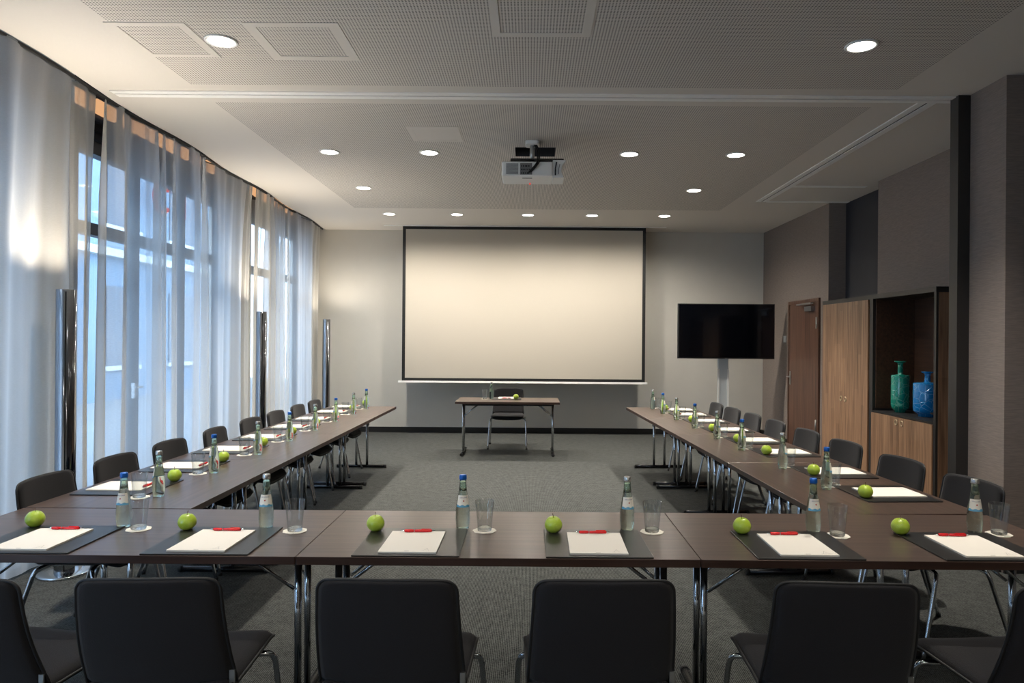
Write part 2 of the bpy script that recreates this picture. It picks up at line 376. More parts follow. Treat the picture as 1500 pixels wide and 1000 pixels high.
struct(MB().box(3.95, 4.4, 5.95*K, 8.87*K, 0, H).build('wall_right_middle', M['textile']))
struct(MB().box(3.245, 4.9, 5.33*K, 5.95*K, 0, H).build('wall_right_pier', M['textile']))
struct(MB().box(4.7, 4.9, -2.4, 5.33*K, 0, H).build('wall_right_near', M['textile']))
struct(MB().box(-3.40, 3.93, 13.15*K-.018, 13.15*K, 0, .09).build('baseboard_back', M['skirting']))
struct(MB().box(3.912, 3.93, 11.85*K, 13.15*K-.02, 0, .09).build('baseboard_right', M['skirting']))
struct(MB().box(3.227, 3.245, 5.35*K, 5.72*K, 0, .09).box(3.245, 4.69, 5.33*K-.018, 5.33*K, 0, .09).build('baseboard_pier', M['skirting']))

# window wall: piers, sill, head, three glazed bays, plus an unseen one added for its light
WX = -3.72
piers = [(-2.63, -2.0), (.6, 1.0), (5.25, 6.25), (9.3, 10.15), (12.45, 13.15)]
for i, (a, b) in enumerate(piers):
    struct(MB().box(WX-.12, WX+.06, a*K, b*K, 0, 3.95).build('wall_left' if i == 0 else 'wall_left_pier', M['wall_paint']))
bays = [(1.0, 5.25), (6.25, 9.3), (10.15, 12.45), (-2.0, .6)]  # last bay is unseen, added to throw cool daylight on the chair backs
for i, (a, b) in enumerate(bays):
    w = bpy.data.objects.new('window_%d' % (i+1), None); COL.objects.link(w); struct(w); w.location = (WX, (a+b)/2*K, 0)  # last window is the added unseen bay
    y0, y1 = -(b-a)/2*K, (b-a)/2*K
    fr = MB(); fr.box(-.05, .05, y0, y1, 0, .10).box(-.05, .05, y0, y1, 3.1, 3.2).box(-.05, .05, y0, y0+.07, .1, 3.1).box(-.05, .05, y1-.07, y1, .1, 3.1)
    fr.build('window_frame', M['window_frame'], w)
    MB().box(-.045, .045, y0+.07, y1-.07, 2.42, 2.52).build('transom', M['window_frame'], w)
    n = 3 if b-a > 2.8 else 2
    ed = [y0+.07+(y1-y0-.14)*k/n for k in range(n+1)]
    for k in range(1, n): MB().box(-.045, .045, ed[k]-.04, ed[k]+.04, .1, 3.1).build('mullion', M['window_frame'], w)
    for k in range(n):
        MB().box(-.006, .006, ed[k]+.01, ed[k+1]-.01, .1, 3.1).build('window_pane', M['pane'], w)
    h = MB(); yc = ed[1]-.07; h.box(.045, .075, yc-.012, yc+.012, 1.0, 1.14).box(.07, .09, yc-.012, yc+.11, 1.09, 1.11); h.build('window_handle', M['steel'], w)
    # louvred head above the glass with warm boards between dark beams, reflected glow painted in as emission
    hd = MB(); hd.box(-.12, -.06, y0, y1, 3.2, 3.95)
    for z in (3.26, 3.34, 3.42, 3.66, 3.78): hd.box(-.06, -.02, y0, y1, z, z+.03)
    hd.build('louvre_panel', M['beam'], w)
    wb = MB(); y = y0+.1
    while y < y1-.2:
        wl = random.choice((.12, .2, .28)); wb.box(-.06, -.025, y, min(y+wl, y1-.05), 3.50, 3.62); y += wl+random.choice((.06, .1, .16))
    wb.build('glow_board', M['board_glow'], w)
    MB().box(-.1, .1, y0, y1, 3.95-.02, 3.95).build('pocket_board', M['beam'], w)

# outside: pavement and the house over the street
struct(MB().box(-30, WX-.12, -8, 30, -.25, -.1).build('ground', M['pavement']))
bl = thing('building', 'pale plaster building across the street seen through the sheer curtains', 'building', (-11, 9, -.1))
fb = MB().box(-2.0, 0, -16, 18, 0, 9); fb.build('facade_wall', M['facade'], bl)
for k in range(9):
    y = -13+3.2*k
    for z in (.9, 4.6):
        wn = MB().box(-.02, .03, y, y+1.5, z, z+2.1).build('window', M['facade_dark'], bl)
        MB().box(.0, .08, y-.1, y+1.6, z-.12, z).build('window_sill', M['ledge'], wn)
MB().box(0, .25, -16, 18, 3.75, 3.95).build('cornice', M['ledge'], bl)
sg = thing('wall_sign', 'red glowing curved sign seen through the curtain high on the facade', 'sign', (-10.7, 20.6, 5.6))
arc = [Vector((0, .42*math.cos(a), .42*math.sin(a))) for a in [math.radians(40+28*k) for k in range(11)]]
MB().tube(arc, .06, 8).build('sign_letter', M['sign_red'], sg)
MB().tube([(0, 1.3, -.4), (0, 1.3, .35), (0, 1.7, .55)], .055, 8).build('sign_letter', M['sign_red'], sg)

# ceiling tracks
def track(name, label, x0, x1, y0, y1, along, group=None):
    t = thing(name, label, 'ceiling track', ((x0+x1)/2, (y0+y1)/2, H))
    cx, cy = (x0+x1)/2, (y0+y1)/2; a, b = x0-cx, y0-cy
    mb = MB(); g = MB()
    if along == 'x':
        w = (y1-y0); mb.box(a, -a, b, b+w*.42, -.008, 0).box(a, -a, -b-w*.42, -b, -.008, 0); g.box(a, -a, b+w*.42, -b-w*.42, -.002, 0)
    else:
        w = (x1-x0); mb.box(a, a+w*.42, b, -b, -.008, 0).box(-a-w*.42, -a, b, -b, -.008, 0); g.box(a+w*.42, -a-w*.42, b, -b, -.002, 0)
    mb.build('rail_strip', M['aluminium'], t); g.build('groove', M['skirting'] if along == 'y' else M['grey_plastic'], t)
    return t
track('partition_track', 'white twin ceiling track crossing the whole room in front of the projector', -3.14, 3.245, 5.80*K, 5.945*K, 'x')
track('partition_track', 'white ceiling track running along the right wall towards the back', 2.945, 3.085, 5.95*K, 10.2*K, 'y')
struct(MB().box(3.09, 3.945, 9.14*K, 9.23*K, H-.006, H).build('trim_1', M['aluminium']))
struct(MB().box(3.09, 4.15, 10.15*K, 10.24*K, H-.006, H).build('trim_2', M['aluminium']))
tr = struct(MB().box(3.155, 3.245, 5.765*K, 5.876*K, 0, H-.001).build('trim_3', M['cab_frame']))
tr['label'] = 'black vertical partition post at the end of the right wall'
# hatches in the ceiling
def hatch(label, x0, x1, y0, y1, b=.05, perf=True):
    t = thing('access_hatch', label, 'ceiling hatch', ((x0+x1)/2, (y0+y1)/2, H)); a = (x1-x0)/2; c = (y1-y0)/2
    f = MB().box(-a-b, a+b, -c-b, -c, -.0035, 0).box(-a-b, a+b, c, c+b, -.0035, 0).box(-a-b, -a, -c, c, -.0035, 0).box(a, a+b, -c, c, -.0035, 0)
    f.build('hatch_frame', M['ceil_plain'], t)
    if not perf: MB().box(-a, a, -c, c, -.002, 0).build('hatch_panel', M['ceil_plain'], t)
hatch('square ceiling hatch left of the front left downlight', -2.45, -2.08, 4.6*K, 5.05*K)
hatch('square ceiling hatch right of the front left downlight', -1.63, -1.19, 4.6*K, 5.07*K, .06)
hatch('ceiling hatch at the top edge of the photo above the projector', -.19, .30, 4.0*K, 4.66*K, .05)
hatch('plain ceiling hatch beside the projector, before the middle downlights', -1.04, -.68, 6.78*K, 7.18*K, .05, False)

# downlights
def make_downlight():
    t = thing('ceiling_downlight', '', 'ceiling light')
    MB().lathe([(.078, 0), (.098, 0), (.1, -.004), (.094, -.01), (.08, -.008), (.078, 0)], 32, cap0=False, cap1=False).build('trim_ring', M['aluminium'], t)
    MB().lathe([(.0795, -.001), (.0795, -.005), (.06, -.0065)], 32).build('lens', M['lamp_on'], t)
    return t
dl = make_downlight()
def spot(parent, power, size=124, blend=1.0, name='downlight_lamp'):
    l = bpy.data.lights.new(name, 'SPOT'); l.energy = power; l.spot_size = math.radians(size); l.spot_blend = blend; l.shadow_soft_size = .05
    l.color = (1, .93, .83)
    o = bpy.data.objects.new(name, l); COL.objects.link(o); o.parent = parent; o.location = (0, 0, -.06); return o
ORD = ['first', 'second', 'third', 'fourth', 'fifth', 'sixth', 'seventh', 'eighth']
rows = [
    (-.8, (-2.0, -.7, .7, 2.0), tuple('%s added fill downlight from the left in the unseen ceiling row behind the camera' % o for o in ORD[:4])),  # unseen fill row, added to lift the chair backs
    (4.82, (-1.92, 2.035), ('front left round downlight, large and bright, before the ceiling track', 'front right round downlight, large and bright, before the ceiling track')),
    (7.66, (-1.98, -1.0, .965, 2.01), ('outer left downlight in the row beside the projector', 'inner left downlight in the row beside the projector', 'inner right downlight in the row beside the projector', 'outer right downlight in the row beside the projector')),
    (9.47, (-2.03, 1.98), ('single left downlight between the projector row and the screen row', 'single right downlight between the projector row and the screen row')),
    (11.43, (-2.07, -1.08, -.04, .90, 1.96), tuple('%s downlight from the left in the row just before the screen' % o for o in ORD[:5])),
    (3.0, (-2.0, -1.0, 1.0, 2.0), tuple('%s downlight from the left in the ceiling row above the front tables' % o for o in ORD[:4])),
    
]
PWR = {4.82: 260, 7.66: 260, 9.47: 260, 11.43: 145, 3.0: 50, -.8: 90}
SZ = {3.0: 100, -.8: 160, 11.43: 166}
for d, xs, labs in rows:
    for x, lb in zip(xs, labs):
        t = place(dl, (x, d*K, H), 0, lb, 'round recessed ceiling downlights')
        L_ = spot(None, PWR[d]*(1.35 if (d > 11 and x < -2) else 1), SZ.get(d, 104)); L_.location = (x, d*K, H-.03)

# ------------------------------------------------------------------ curtains
def curtain(label, d0, d1, phase, amp=.05, seed=1):
    rnd = random.Random(seed); t = thing('sheer_curtain', label, 'curtain', (trackx((d0+d1)/2), (d0+d1)/2*K, 0), 0, 'floor length sheer curtains')
    n = int((d1-d0)*K/.012); nz = 14; cx, cy = t.location.x, t.location.y
    # irregular fold widths
    ph = []; p = phase; w = rnd.uniform(.2, .5); acc = 0; av = rnd.uniform(.5, 1.2)
    for i in range(n+1):
        ph.append((p, av)); p += 2*PI*.012/w; acc += .012
        if acc > w: acc = 0; w = rnd.choice((rnd.uniform(.1, .2), rnd.uniform(.3, .7)))
        av += (rnd.uniform(.35, 1.3)-av)*.03
    vs = []; fs = []
    for j in range(nz+1):
        z = .02+(H-.022-.02)*(j/nz); s = j/nz
        for i in range(n+1):
            d = d0+(d1-d0)*i/n; q, a = ph[i]
            top = 1-.45*max(0, (s-.8)/.2)
            g = math.sin(q+.35*(1-s)*math.sin(d*3.1+phase))
            g = math.copysign(abs(g)**.75, g)
            a *= 1-.45*sum(math.exp(-((d-q_)/.45)**2) for q_ in (5.15, 9.2, 12.55))
            x = wavex(d) + a*amp*top*(.75+.35*(1-s))*g + .012*math.sin(5*d+2*s) + .014*top*math.sin(2.6*q+1.3*math.sin(d*2))
            y = d*K + .02*(1-s)*math.sin(q*.5)
            for dl_ in (5.15, 9.2, 12.55): x -= .07*math.exp(-((d-dl_)/.42)**2)*(1-s**5)
            vs.append((x-cx-.035, y-cy, z))
    for j in range(nz):
        for i in range(n): fs.append((j*(n+1)+i, j*(n+1)+i+1, (j+1)*(n+1)+i+1, (j+1)*(n+1)+i))
    MB().add(vs, fs, 0, True).build('curtain_cloth', M['curtain'], t)
    # heading tape and gliders
    tp = MB(); row = [vs[nz*(n+1)+i] for i in range(0, n+1, 2)]
    up = [(a, b, c+.012) for a, b, c in row]; m_ = len(row)
    tp.add(row+up, [(i, i+1, m_+i+1, m_+i) for i in range(m_-1)], 0, True); tp.build('heading_tape', M['curtain_hem'], t)
    return t
curtain('nearest sheer curtain panel at the left edge behind the first chrome lamp', 1.2, 5.88, .4, .075, 3)
curtain('second sheer curtain panel starting under the white ceiling track', 5.94, 9.38, 2.1, .07, 8)
curtain('farthest sheer curtain panel ending at the back wall', 9.45, 12.98, 1.2, .07, 5)
rl = MB(); pts = [(wavex(.0+.2*i)-.02, (.2*i)*K, H-.012) for i in range(0, 66)]
rl.tube(pts, .014, 6); tag(rl.build('curtain_rail', M['black']), 'thin black curtain rail winding along the ceiling edge', 'curtain rail')
# a second, denser layer hangs in front of the piers behind the lamps
def pier_drape(label, d0, d1, seed):
    rnd = random.Random(seed); n = int((d1-d0)*K/.012); vs = []; fs = []; nz = 8
    t = thing('lined_curtain', label, 'curtain', (trackx(d0), (d0+d1)/2*K, 0), 0, 'denser curtain lengths before the piers'); cx, cy = t.location.x, t.location.y
    ph = rnd.uniform(0, 6); w = .3; q = ph; Q = []
    for i in range(n+1): Q.append(q); q += 2*PI*.012/(w+.08*math.sin(i*.05))
    for j in range(nz+1):
        s = j/nz; z = .02+(H-.065)*s
        for i in range(n+1):
            d = d0+(d1-d0)*i/n
            vs.append((wavex(d)-.26+.03*math.sin(Q[i])-cx, d*K-cy, z))
    for j in range(nz):
        for i in range(n): fs.append((j*(n+1)+i, j*(n+1)+i+1, (j+1)*(n+1)+i+1, (j+1)*(n+1)+i))
    MB().add(vs, fs, 0, True).build('curtain_cloth', M['curtain'], t)
pier_drape('denser curtain length behind the nearest chrome floor lamp', 4.75, 5.78, 1)
pier_drape('denser curtain length behind the middle chrome floor lamp', 9.0, 10.3, 2)
pier_drape('denser curtain length in the back left corner', 12.2, 12.95, 3)

# ------------------------------------------------------------------ floor lamps
M['smoked_chrome'] = plain('smoked_chrome', (.34, .35, .37), .1, metal=1.0)
def make_floor_lamp():
    t = thing('floor_lamp', '', 'floor lamp', group='chrome column uplighters')
    MB().lathe([(.155, 0), (.157, .004), (.157, .014), (.15, .018), (.06, .02)], 48).build('base', M['chrome'], t)
    MB().lathe([(.0605, .018), (.0605, 1.872), (.058, 1.875), (.055, 1.872), (.055, 1.75)], 40, cap0=False, cap1=True).build('column', M['smoked_chrome'], t)
    MB().box(.0585, .0625, -.004, .004, .03, 1.86).build('seam_strip', M['bar'], t)
    MB().lathe([(.03, 1.752), (.035, 1.79), (.03, 1.83), (.012, 1.845)], 20).build('bulb', M['tube_on'], t)
    return t
fl = make_floor_lamp()
for (x, d), lb, pw in (((-3.06, 5.15), 'chrome column uplighter nearest the camera by the left curtain', 55), ((-3.165, 9.2), 'chrome column uplighter halfway along the left curtain', 45), ((-3.27, 12.55), 'chrome column uplighter in the far left corner', 18)):
    place(fl, (x, d*K, 0), math.radians(-60), lb)
    l = bpy.data.lights.new('uplight_lamp', 'SPOT'); l.energy = pw*1.6; l.shadow_soft_size = .03; l.color = (1, .9, .76); l.spot_size = math.radians(158); l.spot_blend = 1
    o = bpy.data.objects.new('uplight_lamp', l); COL.objects.link(o); o.location = (x, d*K, 1.862); o.rotation_euler = (PI, math.radians(19), 0)

# ------------------------------------------------------------------ screen, projector
sc_ = thing('projection_screen', 'large roll down projection screen with black border hanging at the back', 'projection screen', (-.10, 12.65*K, 0))
zt, zb, hw = H, .895, 1.97
MB().box(-hw+.05, hw-.05, -.003, .003, zb+.045, zt-.05).build('screen_fabric', M['screen'], sc_)
MB().box(-hw, hw, -.005, .005, zt-.05, zt).box(-hw, hw, -.005, .005, zb, zb+.045).box(-hw, -hw+.05, -.005, .005, zb+.045, zt-.05).box(hw-.05, hw, -.005, .005, zb+.045, zt-.05).build('screen_border', M['black'], sc_)
MB().rbox(-hw-.06, hw+.04, -.02, .02, zb-.03, zb, .01).build('bottom_bar', M['aluminium'], sc_)
MB().box(-hw-.30, hw+.32, -.09, -.02, H-.006, H-.0005).build('ceiling_slot_trim', M['aluminium'], sc_)

pj = thing('ceiling_projector', 'white projector hanging from the ceiling on a short pole', 'projector', (0, 7.1*K, 0))
yb = .0; x0, x1 = -.267, .20
MB().rbox(x0, x1, yb, yb+.36, 3.06, 3.19, .02, 5, b=.008).build('projector_body', M['white_plastic'], pj)
g = MB()
for k in range(8): g.box(x0+.04, x0+.15, yb-.004, yb, 3.075+.0125*k, 3.082+.0125*k)
g.build('vent_grille', M['grey_plastic'], pj)
MB().box(-.10, .01, yb-.003, yb, 3.07, 3.175).build('socket_panel', M['grey_plastic'], pj)
g = MB(); rnd = random.Random(4)
for r_ in range(3):
    xx = -.09
    while xx < -.01:
        w_ = rnd.choice((.008, .012, .02)); g.box(xx, xx+w_, yb-.006, yb-.003, 3.078+.032*r_, 3.090+.032*r_); xx += w_+.008
g.build('socket', M['black'], pj)
MB().box(-.08, .01, .08, .10, 3.056, 3.0595).build('underside_latch', M['grey_plastic'], pj)
# curved mounting shell at the right
sh = MB(); pv = []
for k in range(9):
    a = k/8; pv.append((.20+.015*math.sin(a*PI)*-1, 3.05+.16*a, .30-.035*math.cos((a-.5)*PI)+.02*a))
vs = []; 
for xa, z, xb in pv: vs += [(xa, .02, z), (xb, .02, z), (xb, .30, z), (xa, .30, z)]
fs = []
for k in range(8):
    for e in range(4): fs.append((4*k+e, 4*k+(e+1)%4, 4*k+4+(e+1)%4, 4*k+4+e))
fs += [(3,2,1,0), (32,33,34,35)]
sl = sh.add(vs, fs).build('mount_shell', M['white_plastic'], pj)
MB().tube(curve_pts([(.232, .012, 3.19), (.222, .012, 3.13), (.222, .012, 3.07)], 4), .006, 6).build('vent_slot', M['black'], sl)
MB().tube(curve_pts([(.262, .012, 3.17), (.252, .012, 3.12), (.252, .012, 3.08)], 4), .003, 6).build('vent_slot', M['grey_plastic'], sl)
MB().rbox(-.19, .30, .03, .33, 3.215, 3.225, .02).build('mount_plate', M['bar'], pj)
MB().tube([(.01, .12, 3.19), (.01, .12, H)], .022, 14).build('mount_pole', M['steel'], pj)
MB().rbox(-.055, .075, .04, .20, H-.035, H-.0005, .03, 5, b=.006).build('ceiling_plate', M['white_plastic'], pj)
for k, (dx, r_) in enumerate(((.0, .008), (.016, .006))):
    MB().tube(curve_pts([(.03+dx, .09, H-.03), (.055+dx, .05, 3.30), (.06+dx, .0, 3.20), (.03+dx, -.03, 3.14), (-.02+dx, -.006, 3.09)], 6), r_, 8).build('cable', M['black'], pj)
MB().lathe([(.006, 3.045), (.006, 3.06)], 8, (-.01, .30, 0)).build('status_light', M['sign_red'], pj)

# ------------------------------------------------------------------ television
tv = thing('television', 'large black flat television on a silver column stand in the back right corner', 'television', (2.99, 11.9*K, 0))
MB().rbox(-.735, .735, -.03, .03, 1.305, 2.14, .008).build('tv_body', M['black'], tv)
MB().box(-.72, .72, -.033, -.03, 1.325, 2.127).build('tv_screen', M['tv_glass'], tv)
MB().box(-.02, .02, -.034, -.031, 1.308, 1.316).build('tv_badge', M['grey_plastic'], tv)
MB().rbox(-.105, .055, .035, .085, .02, 1.6, .012).build('stand_column', M['silver_column'], tv)
MB().box(-.112, -.085, .03, .035, .02, 1.15).box(.035, .062, .03, .035, .02, 1.15).build('column_edge', M['white_plastic'], tv)
MB().rbox(-.40, .35, -.25, .35, 0, .02, .03).build('stand_base', M['steel'], tv)

# ------------------------------------------------------------------ door, switch, cabinet
dr = bpy.data.objects.new('door_1', None); COL.objects.link(dr); struct(dr, 'dark walnut door in the right wall'); dr.location = (3.93, 11.15*K, 0)
y0, y1 = (10.55-11.15)*K, (11.80-11.15)*K
MB().box(-.03, .0, y0, y0+.045, 0, 2.17).box(-.03, 0, y1-.045, y1, 0, 2.17).box(-.03, 0, y0+.045, y1-.045, 2.12, 2.17).build('door_frame', M['door_wood'], dr)
MB().box(-.022, -.001, y0+.065, y1-.048, .01, 2.115).build('door_leaf', M['door_wood'], dr)
MB().box(-.012, -.0005, y0+.045, y0+.065, .01, 2.115).build('door_gap', M['black'], dr)
hd = MB().box(-.03, -.022, y1-.125, y1-.085, .93, 1.13); hd.tube([(-.03, y1-.105, 1.05), (-.075, y1-.105, 1.05), (-.075, y1-.23, 1.05)], .009, 8); hd.build('door_handle', M['steel'], dr)
for z in (.35, 1.75): MB().lathe([(.012, 0), (.012, .16)], 12, (-.033, y0+.055, z)).build('door_hinge', M['steel'], dr)
cl = MB().box(-.07, -.022, y0+.15, y0+.40, 2.0, 2.065).box(-.10, -.06, y0+.10, y0+.62, 2.09, 2.11); cl.build('door_closer', M['steel'], dr)
tag(MB().box(3.915, 3.93, 11.95*K, 12.04*K, 1.56, 1.66).build('light_switch', M['white_plastic']), 'small white wall switch left of the walnut door', 'light switch')

cb = thing('display_cabinet', 'tall walnut display cabinet in a black frame against the right wall', 'cabinet', (3.5, 6.72*K, 0))
cy1 = (9.33-6.72)*K; cd = .44; ct = 2.055
def ky(d): return (d-6.72)*K
fr = MB(); fr.box(0, cd, 0, .035, 0, ct-.045).box(0, cd, cy1-.035, cy1, 0, ct-.045).box(-.002, cd, 0, cy1, ct-.045, ct).box(0, cd, ky(7.96), ky(8.04), 0, ct-.045).box(.02, cd, .035, cy1-.035, 0, .06)
fr.build('carcass', M['cab_frame'], cb)
MB().box(.02, cd-.01, -.006, 0, .0, ct-.05).build('side_panel', M['cab_wood'], cb)
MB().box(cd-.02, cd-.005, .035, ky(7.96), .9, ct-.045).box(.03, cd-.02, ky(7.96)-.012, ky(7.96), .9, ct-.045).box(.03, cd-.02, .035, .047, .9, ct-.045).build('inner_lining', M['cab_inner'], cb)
MB().box(.002, cd-.02, .035, ky(7.96), .862, .88).build('shelf', M['black'], cb)
def cab_door(ya, yb_, za, zb_, side, zk):
    d_ = MB().box(-.012, .008, ya, yb_, za, zb_).build('cabinet_door', M['cab_wood'], cb)
    yk = yb_-.05 if side > 0 else ya+.05
    ring = MB().tube([Vector((-.013, yk+.024*math.cos(a), zk+.024*math.sin(a))) for a in [2*PI*k/20 for k in range(20)]], .006, 8, closed=True)
    ring.build('ring_pull', plain_ring, d_)
plain_ring = plain('ring_pull', srgb(190, 170, 140), .35, metal=.6)
a_, b_ = ky(8.05), cy1-.037; mid = (a_+b_)/2
cab_door(a_, mid-.002, .06, ct-.047, 1, .94); cab_door(mid+.002, b_, .06, ct-.047, -1, .94)
a_, b_ = .037, ky(7.96)-.002; mid = (a_+b_)/2
cab_door(a_, mid-.002, .06, .858, 1, .81); cab_door(mid+.002, b_, .06, .858, -1, .81)

def vase(label, loc, R, hb, Ht, mat, foot):
    t = thing('ceramic_vase', label, 'vase', loc)
    prof = [(R*foot, 0), (R*foot, .02), (R*.86, .035), (R*.97, .05), (R, .075), (R*1.0, hb-.012), (R*.97, hb-.002), (R*.90, hb), (R*.24, hb+.006), (.026, hb+.02), (.024, Ht-.035), (.030, Ht-.018), (.052, Ht-.008), (.054, Ht), (.046, Ht-.002), (.018, Ht-.015), (.016, Ht-.06)]
    MB().lathe(prof, 40).build('vase_body', mat, t)
vase('green glazed vase with a narrow neck, left of the blue one in the cabinet', (3.67, 7.72*K, .88), .085, .37, .505, M['vase_green'], .62)
vase('wide blue glazed vase with a short neck on the cabinet shelf', (3.72, 7.29*K, .88), .122, .315, .42, M['vase_blue'], .66)
bw = MB().lathe([(.06, 0), (.07, .005), (.17, .05), (.175, .056), (.165, .052), (.06, .012)], 28)
o = bw.build('low_bowl', M['black'], None, (3.76, 6.93*K, .88)); tag(o, 'dark shallow bowl behind the blue vase in the cabinet', 'bowl')

# ------------------------------------------------------------------ tables
def make_table(label, cx, cy, L, W, rz, group):
    t = thing('folding_table', label, 'table', (cx, cy, 0), rz, group)
    MB().rbox(-L/2+.0015, L/2-.0015, -W/2, W/2, TZ-.031, TZ-.0005, .004, 2, b=.001).build('table_top', [M['table'], M['table_edge']], t)
    tp = t.children[0].data
    for p in tp.polygons:
        if abs(p.normal.z) < .5: p.material_index = 1
    MB().box(-L/2+.1, L/2-.1, -W/2+.09, -W/2+.11, TZ-.06, TZ-.031).box(-L/2+.1, L/2-.1, W/2-.11, W/2-.09, TZ-.06, TZ-.031).build('under_rail', M['bar'], t)
    for s in (-1, 1):
        x = s*(L/2-.085)
        for q in (-1, 1):
            MB().tube([(x, q*.065, .03), (x, q*.065, TZ-.031)], .0155, 12).build('leg', M['chrome'], t)
            MB().tube([(x-s*.012, q*.085, TZ-.22), (x-s*.23, q*.13, TZ-.045)], .0075, 8).build('brace', M['chrome'], t)
        MB().tube([(x, -.275, .022), (x, .275, .022)], .019, 12).build('foot_bar', M['bar'], t)
        c = MB()
        for q in (-1, 1): c.tube([(x, q*.275, .022), (x, q*.30, .022)], .021, 10)
        c.build('end_cap', M['rubber'], t)
        MB().box(x-.02, x+.02, -.10, .10, TZ-.06, TZ-.031).build('hinge_bracket', M['bar'], t)
    return t
yr = (2.95+3.755)/2*K; Wr = (3.755-2.95)*K
make_table('dark wood folding table at the left end of the front row', (-2.43-.88)/2, yr, 1.55, Wr, 0, 'folding tables of the front row')
make_table('dark wood folding table in the middle of the front row', (-.88+.655)/2, yr, 1.535, Wr, 0, 'folding tables of the front row')
make_table('dark wood folding table at the right end of the front row', (.655+2.21)/2, yr, 1.555, Wr, 0, 'folding tables of the front row')
ls = [3.765, 5.30, 6.76, 8.22, 9.57]
pos = ['touching the front row', 'second from the front row', 'third from the front row', 'farthest, by the back wall']
for k in range(4):
    a, b = ls[k]*K, ls[k+1]*K
    make_table('dark wood folding table of the left arm, '+pos[k], -2.03, (a+b)/2, b-a, .8, PI/2, 'folding tables of the left arm')
rs = [3.765, 5.34, 6.96, 8.38, 9.72]
SL = .0345/K                                   # the right arm runs slightly inwards
RANG = math.atan(SL)
def rx(d, off=0): return 1.81+off-.0345*(d-3.76)
for k in range(4):
    a, b = rs[k]*K, rs[k+1]*K; dm = (rs[k]+rs[k+1])/2
    make_table('dark wood folding table of the right arm, '+pos[k], rx(dm), (a+b)/2, (b-a)-.002, .8, PI/2+RANG, 'folding tables of the right arm')
make_table('single dark wood folding table standing before the projection screen', -.29, 10.78*K, 1.40, .74, 0, None)

# ------------------------------------------------------------------ chairs
def pillow(fn, nu, nv, T):
    """closed cushion: fn(u,v)->(point, normal); front and back share their border"""
    idx = {}; vs = []; fs = []
    for side in (1, -1):
        for j in range(nv+1):
            for i in range(nu+1):
                u = -1+2*i/nu; v = -1+2*j/nv
                edge = i in (0, nu) or j in (0, nv)
                if edge and side == -1: idx[(side,i,j)] = idx[(1,i,j)]; continue
                p, n = fn(u, v); w = T/2*math.sqrt(max(0, (1-abs(u)**10)*(1-abs(v)**10)))
                idx[(side,i,j)] = len(vs); vs.append(p+n*w*side)
    for side in (1, -1):
        for j in range(nv):
            for i in range(nu):
                q = (idx[(side,i,j)], idx[(side,i+1,j)], idx[(side,i+1,j+1)], idx[(side,i,j+1)])
                fs.append(q if side == 1 else q[::-1])
    return vs, fs
def rim(fn, nu, nv):
    P = []
    for i in range(nu): P.append(fn(-1+2*i/nu, -1)[0])
    for j in range(nv): P.append(fn(1, -1+2*j/nv)[0])
    for i in range(nu): P.append(fn(1-2*i/nu, 1)[0])
    for j in range(nv): P.append(fn(-1, 1-2*j/nv)[0])
    return P
def back_fn(u, v):
    t = 1-(1-(v+1)/2)**1.7; z = .47+.37*t
    y = -.185-.10*t+.02*math.sin(t*PI)*-1
    hw = .232-.020*t; r = .038; top = .84
    # square-to-rounded corner mapping
    if z > top-r: hw = hw-r+math.sqrt(max(0, r*r-(z-(top-r))**2))
    x = u*hw
    y += .028*(x/.22)**2
    return Vector((x, y, z-.006*abs(u)**3*t)), Vector((0, 1, .2)).normalized()
def seat_fn(u, v):
    t = 1-(1-(v+1)/2)**1.6; y = -.205+.455*t
    hw = .228+.012*t; r = .06; f = .25
    if y > f-r: hw = hw-r+math.sqrt(max(0, r*r-(y-(f-r))**2))
    x = u*hw
    z = .462+.012*t-.03*max(0, (t-.8)/.2)**2-.008*(1-u*u)+.02*max(0, (.12-t)/.12)
    return Vector((x, y, z)), Vector((0, 0, 1))
def make_chair():
    t = thing('conference_chair', '', 'chair')
    vs, fs = pillow(back_fn, 20, 26, .034); b = MB().add(vs, fs, 0, True).build('backrest', M['fabric'], t)
    MB().tube(rim(back_fn, 20, 26), .0055, 6, closed=True).build('piping', M['piping'], b)
    MB().rbox(-.009, .009, -.003, .003, -.02, .02, .002).build('fabric_tag', M['steel'], b, (.226, -.185, .50))
    vs, fs = pillow(seat_fn, 20, 26, .05); s = MB().add(vs, fs, 0, True).build('seat', M['fabric'], t)
    MB().tube(rim(seat_fn, 20, 26), .0055, 6, closed=True).build('piping', M['piping'], s)
    MB().tube([(-.14, .12, .430), (-.14, -.12, .430)], .010, 8).tube([(.14, .12, .430), (.14, -.12, .430)], .010, 8).tube([(-.14, 0, .430), (.14, 0, .430)], .009, 8).build('seat_frame', M['chrome'], t)
    for sx in (-1, 1):
        f = MB().tube(curve_pts([(sx*.14, .12, .43), (sx*.225, .135, .43), (sx*.254, .15, .412), (sx*.262, .17, .33), (sx*.275, .235, .012)], 6), .0105, 10).build('leg', M['chrome'], t)
        MB().lathe([(.013, 0), (.013, .022)], 10, (sx*.2755, .237, 0)).build('glide', M['rubber'], f)
        r_ = MB().tube(curve_pts([(sx*.14, -.12, .43), (sx*.222, -.128, .43), (sx*.250, -.14, .412), (sx*.258, -.17, .32), (sx*.275, -.275, .012)], 6), .0105, 10).build('leg', M['chrome'], t)
        MB().lathe([(.013, 0), (.013, .022)], 10, (sx*.2755, -.277, 0)).build('glide', M['rubber'], r_)
    return t
ch = make_chair()
rowp = [(-1.70, 2.66, -8), (-1.165, 2.66, 3), (-.425, 2.67, -1), (.23, 2.68, 1), (.985, 2.67, -3), (1.66, 2.66, 5)]
